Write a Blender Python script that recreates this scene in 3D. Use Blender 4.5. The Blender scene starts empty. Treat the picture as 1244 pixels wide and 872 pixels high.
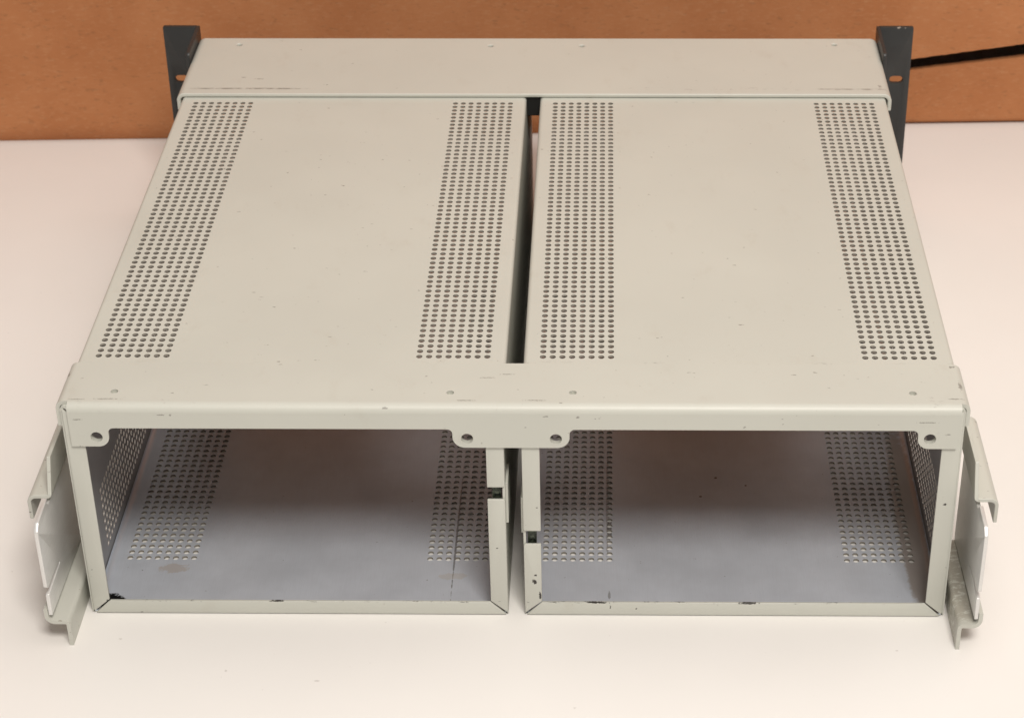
import bpy, bmesh, math, random
import numpy as np
from mathutils import Vector, Matrix

MM = 0.001
S = bpy.context.scene
COL = S.collection

# ------------------------------------------------------------------ camera
cam_d = bpy.data.cameras.new('camera')
cam = bpy.data.objects.new('camera', cam_d)
COL.objects.link(cam)
S.camera = cam
F_PX, CX, CY, PW = 2515.3047, 80.2656, -62.7018, 1244.0
C = Vector((44.0457, -807.9145, 677.3706))
fw = Vector((-0.0130997624, 0.8513372258, -0.5244552643))
rt = Vector((0.9999107991, 0.0125200807, -0.0046520329))
up = Vector((-0.002605773, 0.524469423, 0.851425296))
M = Matrix(((rt.x, up.x, -fw.x, C.x * MM), (rt.y, up.y, -fw.y, C.y * MM), (rt.z, up.z, -fw.z, C.z * MM), (0, 0, 0, 1)))
cam.matrix_world = M
cam_d.sensor_width = 36.0
cam_d.lens = F_PX * 36.0 / PW
cam_d.shift_x = -CX / PW
cam_d.shift_y = CY / PW
cam_d.clip_start = 0.02
cam_d.clip_end = 50
cam_d.dof.use_dof = True
cam_d.dof.focus_distance = 1.06
cam_d.dof.aperture_fstop = 22

# ------------------------------------------------------------------ world, lamps, exposure
W = bpy.data.worlds.new('World')
S.world = W
W.use_nodes = True
bg = W.node_tree.nodes['Background']
bg.inputs[0].default_value = (1.0, 0.94, 0.88, 1)
bg.inputs[1].default_value = 0.27


def area(name, loc, target, size, power, color):
    d = bpy.data.lights.new(name, 'AREA')
    d.shape = 'RECTANGLE'
    d.size, d.size_y = size
    d.energy = power
    d.color = color
    o = bpy.data.objects.new(name, d)
    COL.objects.link(o)
    o.location = loc
    o.rotation_euler = (Vector(target) - Vector(loc)).to_track_quat('-Z', 'Y').to_euler()
    return o


area('key_lamp', (0.30, -1.05, 1.80), (0.0, 0.05, 0.03), (0.62, 0.5), 33, (1.0, 0.95, 0.885))
area('overhead_lamp', (0.34, 0.10, 1.45), (0.05, 0.12, 0.0), (1.3, 1.1), 8.2, (1.0, 0.875, 0.80))

S.view_settings.view_transform = 'Standard'
S.view_settings.look = 'None'
S.view_settings.exposure = 0.0
S.view_settings.gamma = 1.0
S.render.engine = 'CYCLES'
S.cycles.use_denoising = True
S.cycles.max_bounces = 10
S.cycles.diffuse_bounces = 6
S.cycles.caustics_reflective = False

# ------------------------------------------------------------------ materials
class Mat:
    """Small node-building helper."""
    def __init__(self, name):
        self.m = bpy.data.materials.new(name)
        self.m.use_nodes = True
        self.t = self.m.node_tree
        self.n = self.t.nodes
        self.b = self.n['Principled BSDF']
        self.geo = self.n.new('ShaderNodeNewGeometry')
        self.pos = self.geo.outputs['Position']

    def lk(self, a, b):
        self.t.links.new(a, b)

    def set(self, sock, v):
        if hasattr(v, 'is_output'):
            self.lk(v, sock)
        else:
            sock.default_value = v

    def math(self, op, a, b=0.0, c=None, clamp=False):
        x = self.n.new('ShaderNodeMath')
        x.operation = op
        x.use_clamp = clamp
        self.set(x.inputs[0], a)
        self.set(x.inputs[1], b)
        if c is not None:
            self.set(x.inputs[2], c)
        return x.outputs[0]

    def mapping(self, scale=(1, 1, 1), loc=(0, 0, 0), rot=(0, 0, 0)):
        x = self.n.new('ShaderNodeMapping')
        self.lk(self.pos, x.inputs[0])
        x.inputs['Location'].default_value = loc
        x.inputs['Rotation'].default_value = rot
        x.inputs['Scale'].default_value = scale
        return x.outputs[0]

    def noise(self, scale, detail=3, rough=0.55, vec=None):
        x = self.n.new('ShaderNodeTexNoise')
        x.inputs['Scale'].default_value = scale
        x.inputs['Detail'].default_value = detail
        x.inputs['Roughness'].default_value = rough
        self.lk(vec if vec is not None else self.pos, x.inputs['Vector'])
        return x.outputs['Fac']

    def ramp(self, v, a, b, lo=0.0, hi=1.0):
        x = self.n.new('ShaderNodeMapRange')
        x.interpolation_type = 'SMOOTHSTEP'
        self.set(x.inputs[0], v)
        x.inputs[1].default_value = a
        x.inputs[2].default_value = b
        x.inputs[3].default_value = lo
        x.inputs[4].default_value = hi
        return x.outputs[0]

    def mix(self, fac, a, b):
        x = self.n.new('ShaderNodeMix')
        x.data_type = 'RGBA'
        self.set(x.inputs[0], fac)
        for s, v in ((x.inputs[6], a), (x.inputs[7], b)):
            self.set(s, v if hasattr(v, 'is_output') else (*v, 1))
        return x.outputs[2]

    def axis(self, k):
        if not hasattr(self, 'sep'):
            self.sep = self.n.new('ShaderNodeSeparateXYZ')
            self.lk(self.pos, self.sep.inputs[0])
        return self.sep.outputs[k]

    def band(self, k, lo, hi, soft):
        """1 inside lo..hi (mm) along axis k"""
        a = self.ramp(self.axis(k), (lo - soft) * MM, (lo + soft) * MM)
        b = self.ramp(self.axis(k), (hi - soft) * MM, (hi + soft) * MM, 1, 0)
        return self.math('MULTIPLY', a, b)

    def spot(self, p, r, jag=0.6, ns=900):
        """irregular stain centred on p with radii r (mm); 0..1"""
        x = self.n.new('ShaderNodeVectorMath')
        x.operation = 'SUBTRACT'
        self.lk(self.pos, x.inputs[0])
        x.inputs[1].default_value = [v * MM for v in p]
        y = self.n.new('ShaderNodeVectorMath')
        y.operation = 'DIVIDE'
        self.lk(x.outputs[0], y.inputs[0])
        y.inputs[1].default_value = [v * MM for v in r]
        z = self.n.new('ShaderNodeVectorMath')
        z.operation = 'LENGTH'
        self.lk(y.outputs[0], z.inputs[0])
        n = self.noise(ns, 3, 0.7)
        d = self.math('ADD', z.outputs['Value'], self.math('MULTIPLY', self.math('SUBTRACT', n, 0.5), jag * 3))
        return self.ramp(d, 0.75, 1.05, 1, 0)

    def vmax(self, lst):
        r = lst[0]
        for x in lst[1:]:
            r = self.math('MAXIMUM', r, x)
        return r

    def bump(self, h, strength, dist):
        x = self.n.new('ShaderNodeBump')
        x.inputs['Strength'].default_value = strength
        x.inputs['Distance'].default_value = dist
        self.lk(h, x.inputs['Height'])
        self.lk(x.outputs[0], self.b.inputs['Normal'])

    def done(self, color, rough=0.5, metal=0.0, spec=0.5):
        self.set(self.b.inputs['Base Color'], color if hasattr(color, 'is_output') else (*color, 1))
        self.set(self.b.inputs['Roughness'], rough)
        self.set(self.b.inputs['Metallic'], metal)
        self.b.inputs['Specular IOR Level'].default_value = spec
        return self.m


PAINT = (0.540, 0.545, 0.492)
DIRT = (0.10, 0.085, 0.07)


def paint(name, marks=(), speck=0.745, bands=(), grime=(), dirt=DIRT, wt=0.7):
    """painted sheet steel: slight tone drift, orange-peel, small scuffs, marks = dark stains of their own shape"""
    m = Mat(name)
    big = m.ramp(m.noise(9, 3), 0.3, 0.7)
    c = m.mix(big, tuple(v * 0.975 for v in PAINT), tuple(v * 1.025 for v in PAINT))
    smudge = m.ramp(m.noise(38, 5, 0.65, m.mapping((1.6, 1, 1))), 0.56, 0.80, 0, 0.5)
    c = m.mix(smudge, c, (0.485, 0.47, 0.41))
    sp = m.ramp(m.noise(420, 2, 0.5, m.mapping((0.55, 1.25, 1), rot=(0, 0, 0.35))), speck, speck + 0.04, 0, 0.75)
    masks = [sp]
    for k, lo, hi, soft, thr, amt in bands:      # a band of rubbed-in grime along an edge
        n = m.ramp(m.noise(170, 5, 0.75, m.mapping((0.5, 1, 1))), thr, thr + 0.10, 0, amt)
        masks.append(m.math('MULTIPLY', m.band(k, lo, hi, soft), n))
    for a, b, thr, amt in grime:                 # grime bounded on two axes
        n = m.ramp(m.noise(420, 6, 0.8, m.mapping((0.4, 1, 1))), thr, thr + 0.10, 0, amt)
        q = m.math('MULTIPLY', m.band(*a), m.band(*b))
        masks.append(m.math('MULTIPLY', q, n))
    for p, r in marks:
        masks.append(m.math('MULTIPLY', m.spot(p, tuple(v * 0.66 for v in r), 1.25), wt))
    f = m.vmax(masks)
    c = m.mix(m.math('MULTIPLY', f, 0.85 if wt < 0.9 else 1.0), c, dirt)
    rough = m.math('ADD', m.math('MULTIPLY', m.noise(60, 4), 0.14), 0.36)
    m.bump(m.noise(1500, 2), 0.05, 0.0004)
    return m.done(c, rough)


def bare_metal(name, base, rough0=0.34, stains=(), metal=0.85, brush=(1, 0.04, 1), brushed=0.22):
    m = Mat(name)
    fine = m.noise(2600, 3, 0.6, m.mapping(brush))
    cloud = m.noise(22, 4, 0.6)
    c = m.mix(m.ramp(cloud, 0.3, 0.7), tuple(v * 0.92 for v in base), tuple(v * 1.05 for v in base))
    c = m.mix(m.ramp(fine, 0.35, 0.65, 0, brushed), c, tuple(v * 0.7 for v in base))
    sp = m.ramp(m.noise(420, 2, 0.5), 0.765, 0.80, 0, 0.6)
    c = m.mix(sp, c, (0.12, 0.105, 0.09))
    for p, r, col, amt in stains:  # stains; the floor's list also holds a painted wall shadow
        c = m.mix(m.math('MULTIPLY', m.spot(p, r, 0.55 if r[1] < 60 or r[0] < 4 else 0.2, 260), amt), c, col)
    rough = m.math('ADD', m.math('MULTIPLY', cloud, 0.10), rough0)
    m.bump(fine, 0.06, 0.0003)
    return m.done(c, rough, metal)


def cardboard_mat():
    m = Mat('brown_cardboard')
    a = m.ramp(m.noise(16, 5, 0.6), 0.3, 0.7)
    c = m.mix(a, (0.415, 0.165, 0.067), (0.475, 0.202, 0.087))
    fib = m.ramp(m.noise(520, 4, 0.7, m.mapping((0.35, 0.35, 1.0))), 0.48, 0.75, 0, 0.45)
    c = m.mix(fib, c, (0.52, 0.275, 0.14))
    dk = m.ramp(m.noise(420, 2, 0.6, m.mapping((0.4, 0.4, 1))), 0.58, 0.75, 0, 0.4)
    c = m.mix(dk, c, (0.24, 0.115, 0.055))
    m.bump(m.noise(60, 4, 0.6, m.mapping((1, 1, 0.35))), 0.12, 0.004)
    return m.done(c, 0.85, 0, 0.2)


def table_mat():
    m = Mat('white_laminate')
    c = m.mix(m.ramp(m.noise(7, 3), 0.3, 0.7), (0.812, 0.793, 0.766), (0.832, 0.813, 0.788))
    sp = m.ramp(m.noise(420, 2, 0.5), 0.77, 0.80, 0, 0.35)
    c = m.mix(sp, c, (0.35, 0.30, 0.26))
    marks = m.vmax([m.spot(p, r) for p, r in (((-95, -52, -2), (1.4, 0.7, 3)), ((-140, -45, -2), (0.8, 0.8, 3)), ((188, -28, -2), (1, 0.7, 3)),
                                              ((-196, -22, -2), (1.1, .6, 3)), ((30, -70, -2), (1.0, .6, 3)))])
    c = m.mix(m.math('MULTIPLY', marks, 0.35), c, (0.3, 0.25, 0.22))
    m.bump(m.noise(900, 2), 0.03, 0.0004)
    return m.done(c, m.math('ADD', m.math('MULTIPLY', m.noise(30, 3), 0.1), 0.42), 0, 0.4)


def dark_paint():
    m = Mat('dark_grey_paint')
    c = m.mix(m.ramp(m.noise(40, 4), 0.3, 0.7), (0.024, 0.0245, 0.0245), (0.032, 0.033, 0.033))
    worn = m.math('MULTIPLY', m.math('MULTIPLY', m.band(2, 132.4, 136, 0.4), m.band(0, 222, 250, 1)), m.ramp(m.noise(230, 4, 0.7), 0.62, 0.68))
    c = m.mix(m.math('MULTIPLY', worn, 0.8), c, (0.42, 0.38, 0.33))
    m.bump(m.noise(1800, 2), 0.12, 0.0004)
    return m.done(c, 0.42)


M_SLEEVE = paint('grey_paint_sleeve', speck=0.738,
                 bands=((1, 28, 38, 2.0, 0.60, 0.55),),
                 marks=(((70, 60, 125.7), (1.0, .6, 2)), ((-120, 250, 125.7), (1.0, .7, 2)), ((104, 96, 125.7), (.9, .5, 2)),
                        ((118, 150, 125.7), (1.3, .5, 2)), ((-90, 70, 125.7), (.9, .5, 2)), ((150, 300, 125.7), (1.2, .5, 2)),
                        ((60, 320, 125.7), (1.4, .5, 2))))
M_NEAR = paint('grey_paint_near_channel', speck=0.735,
               marks=(((-215.3, 24, 126), (1.5, 2.6, 2.2)), ((-192, 2.0, 127), (9, .55, 2)), ((-207, 1.6, 127), (6, .5, 2)),
                      ((-22, 1.6, 127), (7, .5, 2)), ((11, 1.8, 127), (8, .5, 2)), ((-12, 21, 127), (6, .5, 2)), ((-3, 24, 127), (5, .45, 2)),
                      ((-166, -4, 121.8), (3.2, 2, .5)), ((-161.5, -4, 121.7), (.9, 2, .7)), ((16.2, -4, 121.6), (2.2, 2, .6)),
                      ((31.3, -4, 121.2), (1.6, 2, .9)), ((110.2, -4, 115.8), (1.1, 2, 1.3)), ((206.4, -4, 112), (2, 2, .5)),
                      ((196, -4, 118.8), (7, 2, .4)), ((-206, -4, 119.0), (3, 2, .5)), ((-60, -3, 125.5), (2, 2, .6)), ((209.5, 4, 127), (5, .6, 2)),
                      ((213.5, 15, 126.4), (1.2, 5, 2)), ((211.5, 31.5, 127), (2, 1.2, 2)), ((-147, 14, 127), (2.4, .5, 2))),
               grime=(((1, -3, 6, 2), (0, -214, -150, 20), 0.60, 0.6), ((1, -3, 8, 2), (0, 190, 216, 6), 0.58, 0.6),
                      ((2, 113.6, 115.2, .4), (0, -190, 190, 4), 0.66, 0.7)))
M_FAR = paint('grey_paint_far_channel', speck=0.75,
              grime=(((1, 337.5, 339.0, 0.5), (0, -207, -142, 10), 0.42, 0.85), ((1, 337.4, 338.9, 0.5), (0, 176, 214, 8), 0.45, 0.8), ((1, 336.5, 340.5, 1.0), (0, 60, 214, 30), 0.56, 0.8),
                     ((0, 205, 214, 3), (1, 335, 414, 6), 0.62, 0.6)),
              marks=(((-180, 354, 128.2), (2.5, 1.0, 2)), ((-170, 352, 128.2), (4, 0.8, 2)), ((-150, 395, 128.2), (1.5, .8, 2)), ((211.5, 342, 128), (1.5, 3, 2))))
M_RIM = paint('grey_paint_rim', speck=0.735, dirt=(0.035, 0.03, 0.026), wt=1.0,
              grime=(((2, 7.3, 8.6, .25), (0, -206, 206, 1), 0.57, 1.0),),
              marks=(((9.3, -2.7, 21), (1.5, 2, 2.0)), ((9.7, -2.7, 25), (1.2, 2, 1.0)), ((11, -2.7, 67), (.8, 2, .5)), ((208.8, -2.7, 70), (1.3, 2, .9)),
                     ((-8.8, -2.7, 42), (.7, 2, .6)), ((40, -2.7, 7.9), (8, 2, .8)), ((47, -2.7, 5.0), (.7, 2, 1.8)), ((116, -2.7, 7.9), (7, 2, 1.1)), ((-205, -2.7, 7.8), (1.4, 2, 1.2)), ((11.9, -2.7, 12), (.8, 2, 3)),
                     ((60, -2.7, 4.0), (.8, 2, .6)), ((-120, -2.7, 7.9), (5, 2, .5))))
M_RAIL = paint('grey_paint_rail', speck=0.70)
M_FLOOR = bare_metal('zinc_plated_floor', (0.72, 0.775, 0.86), 0.28, metal=0.48, brushed=0.10,
                     stains=(((-178.6, 31.6, 1), (8, 3.6, 3), (0.56, 0.46, 0.36), 0.45), ((45.5, 90, 1), (0.8, 48, 3), (0.2, 0.18, 0.16), 0.45),
                             ((46.5, 66, 1), (1.3, 9, 3), (0.07, 0.06, 0.05), 0.7), ((46.5, 12, 1), (0.8, 3.0, 3), (0.2, 0.19, 0.18), 0.6),
                             ((-34, 60, 1), (0.55, 55, 3), (0.12, 0.11, 0.10), 0.65), ((105, 112, 1), (0.9, 0.9, 3), (0.06, 0.05, 0.05), 0.8), ((121, 105, 1), (0.8, 0.9, 3), (0.06, 0.05, 0.05), 0.8),
                             ((96, 95, 1), (0.8, 0.8, 3), (0.1, 0.08, 0.07), 0.7), ((-34, 26, 1), (7, 3, 3), (0.60, 0.52, 0.40), 0.3),
                             ((-206.5, 5.5, 1), (7.5, 6.0, 9), (0.006, 0.006, 0.006), 1.0), ((207, 70, 1), (9, 100, 3), (0.34, 0.25, 0.16), 0.6)))  # last entry: right wall's shadow and dirt, painted as one brown strip
M_INNER = bare_metal('zinc_inside_bounce_tint', (0.62, 0.50, 0.395), 0.36, metal=0.5, brush=(1, 0.05, 1))  # zinc underside; brown tint paints in warm bounce from the cardboard
M_WALL = bare_metal('zinc_plated_wall', (0.40, 0.395, 0.40), 0.38, metal=0.4, brush=(1, 0.05, 1))
M_ALU = bare_metal('brushed_aluminium', (0.80, 0.80, 0.785), 0.38, brush=(1, 0.05, 1), metal=0.5,
                   stains=(((214, -8, 16), (7, 20, 4), (0.12, 0.095, 0.06), 0.6),))
M_STEP = paint('grey_paint_foot', speck=0.71, marks=(((-219, -2, 17), (.7, 1.5, 4)),), grime=(((0, 214, 225.5, 2.5), (1, -24, 42, 6), 0.40, 0.6),), dirt=(0.19, 0.15, 0.10))
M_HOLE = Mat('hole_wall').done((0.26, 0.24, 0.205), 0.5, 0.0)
M_EDGE = Mat('bare_cut_edge').done((0.62, 0.58, 0.54), 0.4, 0.5)
M_EAR = dark_paint()
M_CARD = cardboard_mat()
M_TABLE = table_mat()
mc = Mat('tarnished_clip')
M_CLIP = mc.done(mc.mix(mc.ramp(mc.noise(600, 4), 0.4, 0.6), (0.012, 0.016, 0.012), (0.07, 0.085, 0.06)), 0.3, 0.4)
mb = Mat('black_rubber')
M_BLACK = mb.done(mb.mix(mb.noise(300, 3), (0.008, 0.008, 0.008), (0.016, 0.015, 0.014)), 0.6)

# ------------------------------------------------------------------ mesh helpers
class MB:
    """collects verts / faces / material slots in millimetres; build() links them as ONE mesh object"""
    def __init__(self):
        self.v, self.f, self.mi = [], [], []

    def add(self, verts, faces, mi=0):
        o = len(self.v)
        self.v += [tuple(p) for p in verts]
        self.f += [tuple(i + o for i in f) for f in faces]
        self.mi += list(mi) if isinstance(mi, (list, tuple)) else [mi] * len(faces)

    def build(self, name, mats, parent=None, angle=35, bevel=0.0, fix=True, smooth=True):
        me = bpy.data.meshes.new(name)
        me.from_pydata([(x * MM, y * MM, z * MM) for x, y, z in self.v], [], self.f)
        for m in (mats if isinstance(mats, (list, tuple)) else [mats]):
            me.materials.append(m)
        me.polygons.foreach_set('material_index', self.mi)
        if fix:
            bm = bmesh.new()
            bm.from_mesh(me)
            bmesh.ops.remove_doubles(bm, verts=bm.verts, dist=2e-6)
            bmesh.ops.recalc_face_normals(bm, faces=bm.faces)
            bm.to_mesh(me)
            bm.free()
        if smooth:
            me.polygons.foreach_set('use_smooth', [True] * len(me.polygons))
            me.set_sharp_from_angle(angle=math.radians(angle))
        me.update()
        o = bpy.data.objects.new(name, me)
        COL.objects.link(o)
        if parent:
            o.parent = parent
        if bevel:
            b = o.modifiers.new('bevel', 'BEVEL')
            b.width = bevel * MM
            b.segments = 2
            b.limit_method = 'ANGLE'
            b.angle_limit = math.radians(40)
            b.harden_normals = True
        return o


def arc_path(pts, r, n=6):
    """open polyline with its inner corners rounded to radius r"""
    out = [pts[0]]
    for i in range(1, len(pts) - 1):
        p, a, b = Vector(pts[i]), Vector(pts[i - 1]), Vector(pts[i + 1])
        d1, d2 = (a - p).normalized(), (b - p).normalized()
        ang = d1.angle(d2)
        rr = r[i - 1] if isinstance(r, (list, tuple)) else r
        t = min(rr / math.tan(ang / 2), (a - p).length * .98, (b - p).length * .98)
        rr = t * math.tan(ang / 2)
        c = p + (d1 + d2).normalized() * (rr / math.sin(ang / 2))
        s, e = p + d1 * t, p + d2 * t
        a0 = math.atan2(s.y - c.y, s.x - c.x)
        a1 = math.atan2(e.y - c.y, e.x - c.x)
        da = (a1 - a0 + math.pi) % (2 * math.pi) - math.pi
        for k in range(n + 1):
            th = a0 + da * k / n
            out.append((c.x + rr * math.cos(th), c.y + rr * math.sin(th)))
    out.append(pts[-1])
    return out


def sheet_profile(pts, r, t, n=6):
    """closed loop: path `pts` (outer face) and its offset t to the RIGHT of travel"""
    P = arc_path(pts, r, n)
    Q = []
    for i, p in enumerate(P):
        a = Vector(P[max(i - 1, 0)])
        b = Vector(P[min(i + 1, len(P) - 1)])
        pv = Vector(p)
        d0 = (pv - a).normalized() if i > 0 else (b - pv).normalized()
        d1 = (b - pv).normalized() if i < len(P) - 1 else d0
        d = (d0 + d1).normalized()
        k = 1 / max(0.5, d.dot(d0))
        Q.append((p[0] + d.y * t * k, p[1] - d.x * t * k))
    return P, Q


def sheet(mb, pts, r, t, lo, hi, fn, mi_out=0, mi_in=0, mi_end=0, n=6):
    """bent sheet: profile extruded lo..hi; fn(a, b, s) -> xyz"""
    P, Q = sheet_profile(pts, r, t, n)
    m = len(P)
    V = [fn(a, b, lo) for a, b in P] + [fn(a, b, lo) for a, b in Q] + [fn(a, b, hi) for a, b in P] + [fn(a, b, hi) for a, b in Q]
    Fc, mi = [], []
    for i in range(m - 1):
        Fc += [(i, i + 1, 2 * m + i + 1, 2 * m + i), (m + i, 3 * m + i, 3 * m + i + 1, m + i + 1),
               (i, m + i, m + i + 1, i + 1), (2 * m + i, 2 * m + i + 1, 3 * m + i + 1, 3 * m + i)]
        mi += [mi_out, mi_in, mi_end, mi_end]
    for i in (0, m - 1):
        Fc.append((i, 2 * m + i, 3 * m + i, m + i))
        mi.append(mi_end)
    mb.add(V, Fc, mi)


def plate(mb, loops, t, fn, mi=0, bev=0.0):
    """flat plate from outline(s) (first outer, rest holes) in a,b; thickness t along c; fn(a,b,c) -> xyz"""
    cu = bpy.data.curves.new('outline', 'CURVE')
    cu.dimensions = '2D'
    cu.fill_mode = 'BOTH'
    cu.extrude = max(t / 2 - bev, 1e-4)
    if bev:
        cu.bevel_depth = bev
        cu.bevel_resolution = 1
        cu.offset = -bev
    for L in loops:
        sp = cu.splines.new('POLY')
        sp.points.add(len(L) - 1)
        for i, (a, b) in enumerate(L):
            sp.points[i].co = (a, b, 0, 1)
        sp.use_cyclic_u = True
    o = bpy.data.objects.new('outline', cu)
    COL.objects.link(o)
    bpy.context.view_layer.update()
    me = bpy.data.meshes.new_from_object(o.evaluated_get(bpy.context.evaluated_depsgraph_get()))
    bpy.data.objects.remove(o)
    bpy.data.curves.remove(cu)
    V = [fn(v.co.x, v.co.y, v.co.z + t / 2) for v in me.vertices]
    mb.add(V, [tuple(p.vertices) for p in me.polygons], mi)
    bpy.data.meshes.remove(me)


def round_loop(pts, rs, n=6):
    """closed polygon, each corner rounded by its radius"""
    out = []
    m = len(pts)
    for i in range(m):
        rr = rs[i] if isinstance(rs, (list, tuple)) else rs
        p, a, b = Vector(pts[i]), Vector(pts[i - 1]), Vector(pts[(i + 1) % m])
        if rr < 1e-4:
            out.append(tuple(p))
            continue
        q = arc_path([tuple(a), tuple(p), tuple(b)], rr, n)
        out += q[1:-1]
    return out


def circle(cx, cy, rx, ry=None, n=24):
    ry = ry or rx
    return [(cx + rx * math.cos(2 * math.pi * k / n), cy + ry * math.sin(2 * math.pi * k / n)) for k in range(n)]


def slot_loop(cx, cy, w, h, n=8):
    r = h / 2
    return ([(cx + w / 2 - r + r * math.cos(a), cy + r * math.sin(a)) for a in np.linspace(-math.pi / 2, math.pi / 2, n)] +
            [(cx - w / 2 + r + r * math.cos(a), cy + r * math.sin(a)) for a in np.linspace(math.pi / 2, 3 * math.pi / 2, n)])


def box(mb, x0, x1, y0, y1, z0, z1, mi=0):
    V = [(x, y, z) for x in (x0, x1) for y in (y0, y1) for z in (z0, z1)]
    mb.add(V, [(0, 1, 3, 2), (4, 6, 7, 5), (0, 4, 5, 1), (2, 3, 7, 6), (0, 2, 6, 4), (1, 5, 7, 3)], mi)


PITCH = 4.7625
HOLE_R = 1.56
NS = 16


def perf_panel(mb, u0, u1, v0, v1, strips, t, fn, mo=0, mi_=1, mw=2):
    """flat panel u0..u1 x v0..v1 with real round holes; strips = (u_centre, columns, v_first_row, rows); fn(u,v,w), w=0 outside"""
    def quad(a0, a1, b0, b1):
        if a1 - a0 < 1e-6 or b1 - b0 < 1e-6:
            return
        for w, m in ((0, mo), (t, mi_)):
            mb.add([fn(a0, b0, w), fn(a1, b0, w), fn(a1, b1, w), fn(a0, b1, w)], [(0, 1, 2, 3)], m)
    h = PITCH / 2
    th = np.arange(NS) * 2 * np.pi / NS
    cs, sn = np.cos(th), np.sin(th)
    k = np.maximum(np.abs(cs), np.abs(sn))
    ring = np.stack([cs * HOLE_R, sn * HOLE_R], 1)
    sq = np.stack([cs / k * h, sn / k * h], 1)
    cur = u0
    for uc, nc, vf, nr in sorted(strips):
        a, b = uc - nc * h, uc + nc * h
        c, d = vf - h, vf + (nr - .5) * PITCH
        quad(cur, a, v0, v1)
        quad(a, b, v0, c)
        quad(a, b, d, v1)
        cur = b
        V, Fc, mi = [], [], []
        for i in range(nc):
            for j in range(nr):
                cu, cv = a + (i + .5) * PITCH, vf + j * PITCH
                o = len(V)
                for w in (0, t):
                    V += [fn(cu + p[0], cv + p[1], w) for p in sq]
                    V += [fn(cu + p[0], cv + p[1], w) for p in ring]
                for q in range(NS):
                    r = (q + 1) % NS
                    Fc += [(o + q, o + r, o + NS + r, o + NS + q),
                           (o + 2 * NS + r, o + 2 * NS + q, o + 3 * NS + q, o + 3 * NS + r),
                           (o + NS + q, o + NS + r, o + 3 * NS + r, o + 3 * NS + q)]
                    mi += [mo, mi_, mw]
        mb.add(V, Fc, mi)
    quad(cur, u1, v0, v1)


TZ = -0.5
# ------------------------------------------------------------------ setting: table top
g = MB()
box(g, -1500, 1500, -1300, 1400, -32, TZ)
tb = g.build('tabletop', M_TABLE, bevel=3)
tb['kind'] = 'structure'
tb['label'] = 'smooth white table top under the grey rack frame'

# ------------------------------------------------------------------ cardboard box behind
def empty(name, loc=(0, 0, 0)):
    o = bpy.data.objects.new(name, None)
    o.empty_display_size = 0.05
    o.location = [v * MM for v in loc]
    COL.objects.link(o)
    return o


A0 = Vector((-392.6, 513.0, 0))
DX = Vector((742.2, 25.5, 0)).normalized()
DY = Vector((-DX.y, DX.x, 0))


def cbp(a, b, c):
    """a along the front face from photo-left base point, b depth behind it, c height above table"""
    p = A0 + DX * a + DY * b
    return (p.x, p.y, TZ + c)


cbox = empty('cardboard_box')
cbox['label'] = 'brown cardboard box behind the grey rack frame, dark slit under its flap'
cbox['category'] = 'box'
rnd = random.Random(5)
# lower wall: its top edge runs under the flap
top = []
for i in range(361):
    a = 420 + (1150 - 420) * i / 360
    top.append((a, 54.6 + (a - 743) * 0.116 + rnd.uniform(-.2, .15)))
low = [(-420, 6), (1150, 6)] + top[::-1] + [(400, 17), (-420, 17)]
g = MB()
plate(g, [low], 4.0, lambda a, b, c: cbp(a, 9.0 + c, b))
sheet(g, [(9.0, 6.0), (9.0, 3.0), (14.5, 0.2)], [9.0], -3.9, 396, 1150, lambda a, b, c: cbp(c, a, b))
g.build('front_wall', M_CARD, cbox, smooth=False)
# flap: hangs in front of the wall, its cut lower edge rises to the right
edge = []
for i in range(361):
    a = 396 + (1150 - 396) * i / 360
    edge.append((a, 69.3 + (a - 743) * 0.135 + rnd.uniform(-.2, .15)))
fl = [(-420, 17.0), (396, 17.0)] + edge + [(1150, 520), (-420, 520)]
g = MB()
plate(g, [fl], 4.0, lambda a, b, c: cbp(a, c, b))
sheet(g, [(0.0, 17.02), (0.0, 8.5), (5.5, 0.2)], [22.0], -3.9, -420, 396, lambda a, b, c: cbp(c, a, b), n=10)
g.build('flap', M_CARD, cbox, smooth=False)
g = MB()
for (a0, a1, b0, b1) in ((-420, -416, 19.2, 420), (1146, 1150, 19.2, 420), (-415.8, 1145.8, 416, 420)):
    box_pts = [cbp(a, b, c) for a in (a0, a1) for b in (b0, b1) for c in (0.2, 516)]
    g.add(box_pts, [(0, 1, 3, 2), (4, 6, 7, 5), (0, 4, 5, 1), (2, 3, 7, 6), (0, 2, 6, 4), (1, 5, 7, 3)])
g.build('side_wall', M_CARD, cbox)
g = MB()
box_pts = [cbp(a, b, c) for a in (-420, 1150) for b in (4.2, 420) for c in (516.2, 520)]
g.add(box_pts, [(0, 1, 3, 2), (4, 6, 7, 5), (0, 4, 5, 1), (2, 3, 7, 6), (0, 2, 6, 4), (1, 5, 7, 3)])
g.build('top_wall', M_CARD, cbox)

# ------------------------------------------------------------------ the rack frame
rack = empty('rack_frame')
rack['label'] = 'grey steel rack frame with two open perforated bays on the white table'
rack['category'] = 'rack frame'

ZT = 124.95         # top face of the sleeves
T = 1.2
Y0, Y1 = -1.4, 412.0
RC = 2.2


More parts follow.
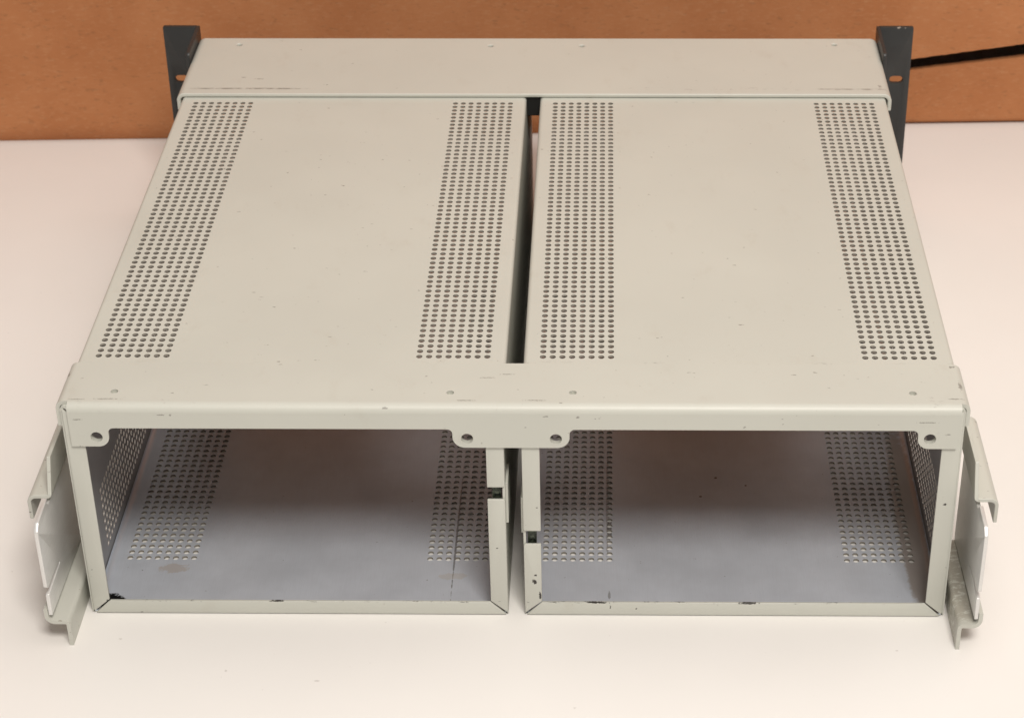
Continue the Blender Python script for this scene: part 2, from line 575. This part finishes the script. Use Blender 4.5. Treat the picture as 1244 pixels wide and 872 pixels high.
def sleeve(xa, xb, outer_right):
    """one tube of perforated sheet, x from xa to xb; the side towards the outside of the frame is perforated too"""
    top_strips = [(s * c, 8, 42.5, 60) for s in (-1, 1) for c in (30.3, 187.9) if xa < s * c < xb]
    bot_strips = [(s * c, 8, 40.2, 60) for s in (-1, 1) for c in (30.0, 186.6) if xa < s * c < xb]
    g = MB()
    perf_panel(g, xa + RC, xb - RC, Y0, Y1, top_strips, T, lambda u, v, w: (u, v, ZT - w))
    for sgn, xc in ((-1, xa + RC), (1, xb - RC)):          # rounded bends at both upper edges
        n = 8
        for k in range(n):
            a0, a1 = math.pi / 2 * k / n, math.pi / 2 * (k + 1) / n
            V = []
            for r in (RC, RC - T):
                for a in (a0, a1):
                    for y in (Y0, Y1):
                        V.append((xc + sgn * r * math.sin(a), y, ZT - RC + r * math.cos(a)))
            g.add(V, [(0, 1, 3, 2), (4, 6, 7, 5), (0, 2, 6, 4), (1, 5, 7, 3)], [0, 1, 0, 0])
    # open end caps
    for y in (Y0, Y1):
        g.add([(xa + RC, y, ZT), (xb - RC, y, ZT), (xb - RC, y, ZT - T), (xa + RC, y, ZT - T)], [(0, 1, 2, 3)])
    root = g.build('bay_sleeve', [M_SLEEVE, M_INNER, M_HOLE], rack, fix=False)

    g = MB()
    perf_panel(g, xa + 0.6, xb - 0.6, Y0, Y1, bot_strips, 1.0, lambda u, v, w: (u, v, w), mo=2, mi_=0, mw=1)
    for y in (Y0, Y1):
        g.add([(xa + .6, y, 0), (xb - .6, y, 0), (xb - .6, y, 1), (xa + .6, y, 1)], [(0, 1, 2, 3)])
    # small inside bend where the floor meets the walls
    for xw, s in ((xa + T, 1), (xb - T, -1)):
        n = 5
        for k in range(n):
            a0, a1 = math.pi / 2 * k / n, math.pi / 2 * (k + 1) / n
            R = 3.0
            V = [(xw + s * (R - R * math.cos(a)), y, 1 + R - R * math.sin(a)) for a in (a0, a1) for y in (Y0 + .2, Y1 - .2)]
            g.add(V, [(0, 1, 3, 2)], 0)
    g.build('floor_panel', [M_FLOOR, M_HOLE, M_SLEEVE], root, fix=False)

    for xo, s in ((xa, 1), (xb, -1)):
        g = MB()
        outside = (s < 0) == outer_right
        strips = [(40.0 + 29.5 * PITCH, 60, 11.2, 8)] if outside else []
        perf_panel(g, Y0, Y1, 0.0, ZT - RC, strips, 0.8, lambda u, v, w, xo=xo, s=s: (xo + s * w, u, v))
        for y in (Y0, Y1):
            g.add([(xo, y, 0), (xo + s * T, y, 0), (xo + s * T, y, ZT - RC), (xo, y, ZT - RC)], [(0, 1, 2, 3)])
        g.build('side_panel', [M_SLEEVE, M_WALL, M_EDGE], root, fix=False)

    # folded rim round the open end, mitred at the corners
    RW, BW = 8.6, 7.9
    G = 0.28
    f = lambda a, b, c: (a, -2.7 + c, b)
    k = BW / RW
    xa_, xb_ = (xa + 1.2, xb) if not outer_right else (xa, xb - 1.2)
    def rim(loop, rs=0.0):
        g = MB()
        plate(g, [round_loop(loop, rs, 4)], 1.3, f, bev=0.25)
        g.build('rim', M_RIM, root, angle=50)
    rim([(xa_ + 1.1, 0.1), (xb_ - 1.1, 0.1), (xb_ - RW - G, BW), (xa_ + RW + G, BW)])
    rim([(xa_ + 1.1, ZT - 0.3), (xa_ + RW + G, ZT - BW), (xb_ - RW - G, ZT - BW), (xb_ - 1.1, ZT - 0.3)])
    for xo, s in ((xa_, 1), (xb_, -1)):
        outside = (s < 0) == outer_right
        o = lambda d: xo + s * d
        pts_all = [(o(0.1), 1.1), (o(RW), BW + G + .5), (o(RW), ZT - BW - G - .5), (o(0.1), ZT - 1.1)]
        if outside:
            rim(pts_all)
        else:
            lo, hi = (71.7, 79.1) if outer_right is False else (44.5, 52.7)
            e = 0.1
            rim([(o(e), 1.1), (o(RW), BW + G + .5), (o(RW), lo), (o(e), lo)], [0, 0, .3, 1.2])
            rim([(o(e), hi), (o(RW), hi), (o(RW), ZT - BW - G - .5), (o(e), ZT - 1.1)], [1.2, .3, 0, 0])
            g = MB()      # tarnished catch behind the cut-out
            box(g, min(o(2.0), o(6.4)), max(o(2.0), o(6.4)), 0.5, 5.5, lo - 4, hi + 4)
            box(g, min(o(3.0), o(5.4)), max(o(3.0), o(5.4)), -0.2, 0.6, lo + 1.5, hi - 1.5)
            g.build('catch', M_CLIP, root, bevel=0.3)
            z0, z1 = (55.2, 79.0) if outer_right is False else (49.0, 70.5)
            g = MB()      # bent tongue standing off the side wall inside the centre gap
            th = 1.25 if outer_right is False else 1.05
            xw = xo - s * th
            box(g, min(xo - s * .02, xw), max(xo - s * .02, xw), 0.8, 17, z0, z1)
            g.build('hook_tongue', M_SLEEVE, root, bevel=0.15)
    return root


sleeve(-214.2, -4.2, False)
sleeve(4.2, 214.2, True)

# --- near cross channel: U over the top with short cheeks, front flap with tabs
g = MB()
ZN = 126.9
t = 1.15
XN = 216.5
sheet(g, [(-XN, 113.0), (-XN, ZN), (XN, ZN), (XN, 114.2)], 4.2, 1.9, 0.0, 33.6, lambda a, b, s: (a, s, b), n=8)
near = g
FX0, FX1 = -210.4, 212.0
R = 4.0
n = 8
V, Fc = [], []
for k in range(n + 1):
    a = math.pi / 2 * k / n
    for r in (R, R - t):
        for x in (FX0, FX1):
            V.append((x, -r * math.sin(a), ZN - R + r * math.cos(a)))
for k in range(n):
    o, q = 4 * k, 4 * k + 4
    Fc += [(o, q, q + 1, o + 1), (o + 2, o + 3, q + 3, q + 2), (o, o + 2, q + 2, q), (o + 1, q + 1, q + 3, o + 3)]
g.add(V, Fc)
ZL, ZB = 114.1, 103.5
ZS = ZN - R - 0.02
loop = [(FX0, ZS), (FX0, ZB), (-192.0, ZB), (-192.0, ZL), (-28.3, ZL), (-28.3, ZB), (27.3, ZB), (27.3, ZL), (192.3, ZL), (192.3, ZB + .2), (FX1 - 1.0, ZB + .2), (FX1, ZS)]
rs = [0, .4, 5.5, 2.6, 2.6, 6.0, 6.0, 2.6, 2.6, 5.5, .4, 0]
holes = [circle(-197.9, 108.9, 2.9), circle(-21.4, 108.7, 2.9), circle(20.8, 108.6, 2.9), circle(198.0, 109.3, 2.9)]
plate(g, [round_loop(loop, rs, 8)] + holes, t, lambda a, b, c: (a, -4.0 + c, b))
for (lp, rr, hs) in (([(-209.5, 112.9), (-209.5, 103.8), (-192.4, 103.8), (-192.4, 112.9)], [0, 0, 5.2, 0], [(-197.9, 108.8)]),
                     ([(-27.9, 112.9), (-27.9, 103.8), (26.9, 103.8), (26.9, 112.9)], [0, 5.6, 5.6, 0], [(-21.4, 108.6), (20.8, 108.5)]),
                     ([(192.7, 112.9), (192.7, 104.0), (210.5, 104.0), (210.5, 112.9)], [0, 5.2, 0, 0], [(198.0, 109.2)])):
    plate(g, [round_loop(lp, rr, 8)] + [circle(x, z, 2.75) for x, z in hs], 1.75, lambda a, b, c: (a, -2.83 + c, b))
near_o = g.build('near_channel', M_NEAR, rack, angle=40)


def drill(obj, pts, r, z0, z1):
    """real drilled holes through a channel's top, applied once as mesh data"""
    cutters = MB()
    for x, y in pts:
        L = circle(x, y, r, n=20)
        k = len(L)
        cutters.add([(a, b, z0) for a, b in L] + [(a, b, z1) for a, b in L],
                    [tuple(range(k))[::-1], tuple(range(k, 2 * k))] + [(i, (i + 1) % k, k + (i + 1) % k, k + i) for i in range(k)])
    co = cutters.build('cutter', M_EDGE, None)
    md = obj.modifiers.new('drill', 'BOOLEAN')
    md.operation = 'DIFFERENCE'
    md.object = co
    md.solver = 'EXACT'
    bpy.context.view_layer.update()
    me = bpy.data.meshes.new_from_object(obj.evaluated_get(bpy.context.evaluated_depsgraph_get()))
    obj.modifiers.clear()
    old = obj.data
    obj.data = me
    bpy.data.meshes.remove(old)
    cm = co.data
    bpy.data.objects.remove(co)
    bpy.data.meshes.remove(cm)


NP = [(-189.7, 8.3), (-29.5, 8.1), (28.8, 8.4), (190.1, 8.6)]
FP = [(-190.0, 402.5), (-29.3, 401.2), (28.8, 401.2), (189.3, 403.3)]

# --- far cross channel
g = MB()
ZF = 127.7
XF = 217.8
sheet(g, [(-XF, 116.5), (-XF, ZF), (XF, ZF), (XF, 116.5)], 5.0, 2.4, 331.0, 413.0, lambda a, b, s: (a, s, b), n=8)
far_o = g.build('far_channel', M_FAR, rack, angle=40)
drill(near_o, NP, 1.8, 120, 132)
drill(far_o, FP, 1.7, 120, 134)
for o in (near_o, far_o):
    o.data.polygons.foreach_set('use_smooth', [True] * len(o.data.polygons))
    o.data.set_sharp_from_angle(angle=math.radians(40))
b = far_o.modifiers.new('bevel', 'BEVEL')
b.width = 0.7 * MM
b.segments = 3
b.limit_method = 'ANGLE'
b.angle_limit = math.radians(50)
g = MB()
box(g, -4.1, 4.1, 333, 352, 112, 125.3)
g.build('spacer_block', M_BLACK, rack, bevel=0.5)

# --- rack ears: flat plate facing front, return flange along the body, slots
for s in (-1, 1):
    g = MB()
    loop = [(219.6, TZ), (241.3, TZ), (241.3, 133.4), (219.6, 133.4)]
    plate(g, [round_loop(loop, [0.4, 1.0, 1.0, 0.4], 4), slot_loop(232.6, 96.6, 8.6, 4.8), slot_loop(232.6, 38.0, 8.6, 4.8)], 3.0,
          lambda a, b, c, s=s: (s * a, 417.5 + c, b), bev=0.5)
    fl = [(379.0, TZ), (420.3, TZ), (420.3, 133.2), (417, 133.2), (379.0, 132.2)]
    plate(g, [round_loop(fl, [0.5, 0.4, 0.5, 0.5, 2.5], 4)], 2.2, lambda a, b, c, s=s: (s * (217.6 + c), a, b), bev=0.4)
    g.build('rack_ear', M_EAR, rack, angle=40)

# --- side rails at the near end
for s in (-1, 1):
    xr = 224.0 if s > 0 else 226.0
    g = MB()
    tp = 1.9
    xp = xr + 2.0
    def P3(a, b, c, s=s, xp=xp):
        return (s * (xp - c), a, b)
    # upright plate with a slit sawn in from the near edge (material: bare aluminium)
    loop = [(-26.5, 31.2), (-2.5, 31.9), (-2.5, 33.2), (-25.5, 34.6), (-27.5, 36.5), (-27.5, 69.5), (-24, 73.0), (-8.5, 73.6), (-5.5, 69.8), (40, 69.8), (40, 16), (-27, 18.5)]
    plate(g, [round_loop(loop, [.5, .7, .7, 1, 1, 1.5, 1, .5, .5, 0, 0, .5], 3)], tp, P3, 0, bev=0.3)
    # foot: bend inwards under the plate and down against the table (painted)
    xi = 214.6 if s > 0 else 216.2
    sheet(g, [(xp + 0.25, 22.0), (xp + 0.25, 15.0), (xi + 1.9, 15.0), (xi + 1.9, TZ)], [3.0, 2.4], -2.0, -27.0, 40.0,
          lambda a, b, c, s=s: (s * a, c, b), 1, 1, 1)
    r_ = g.build('side_rail', [M_ALU, M_STEP], rack, angle=40)
    # upper hook: tongue, shelf and lip in painted sheet
    g = MB()
    top_z = 90.5 if s > 0 else 91.5
    xo = 232.6 if s > 0 else 234.8
    sheet(g, [(xr - 1.6, top_z), (xr - 1.6, 72.2), (xo, 72.2), (xo, 60.0)], [2.4, 2.4], -1.9, -4.0, 66.0,
          lambda a, b, c, s=s: (s * a, c + max(0, b - 73.5) * 0.45, b), 0, 0, 0)
    h_ = g.build('hook_shelf', M_RAIL, r_, bevel=0.4, angle=40)
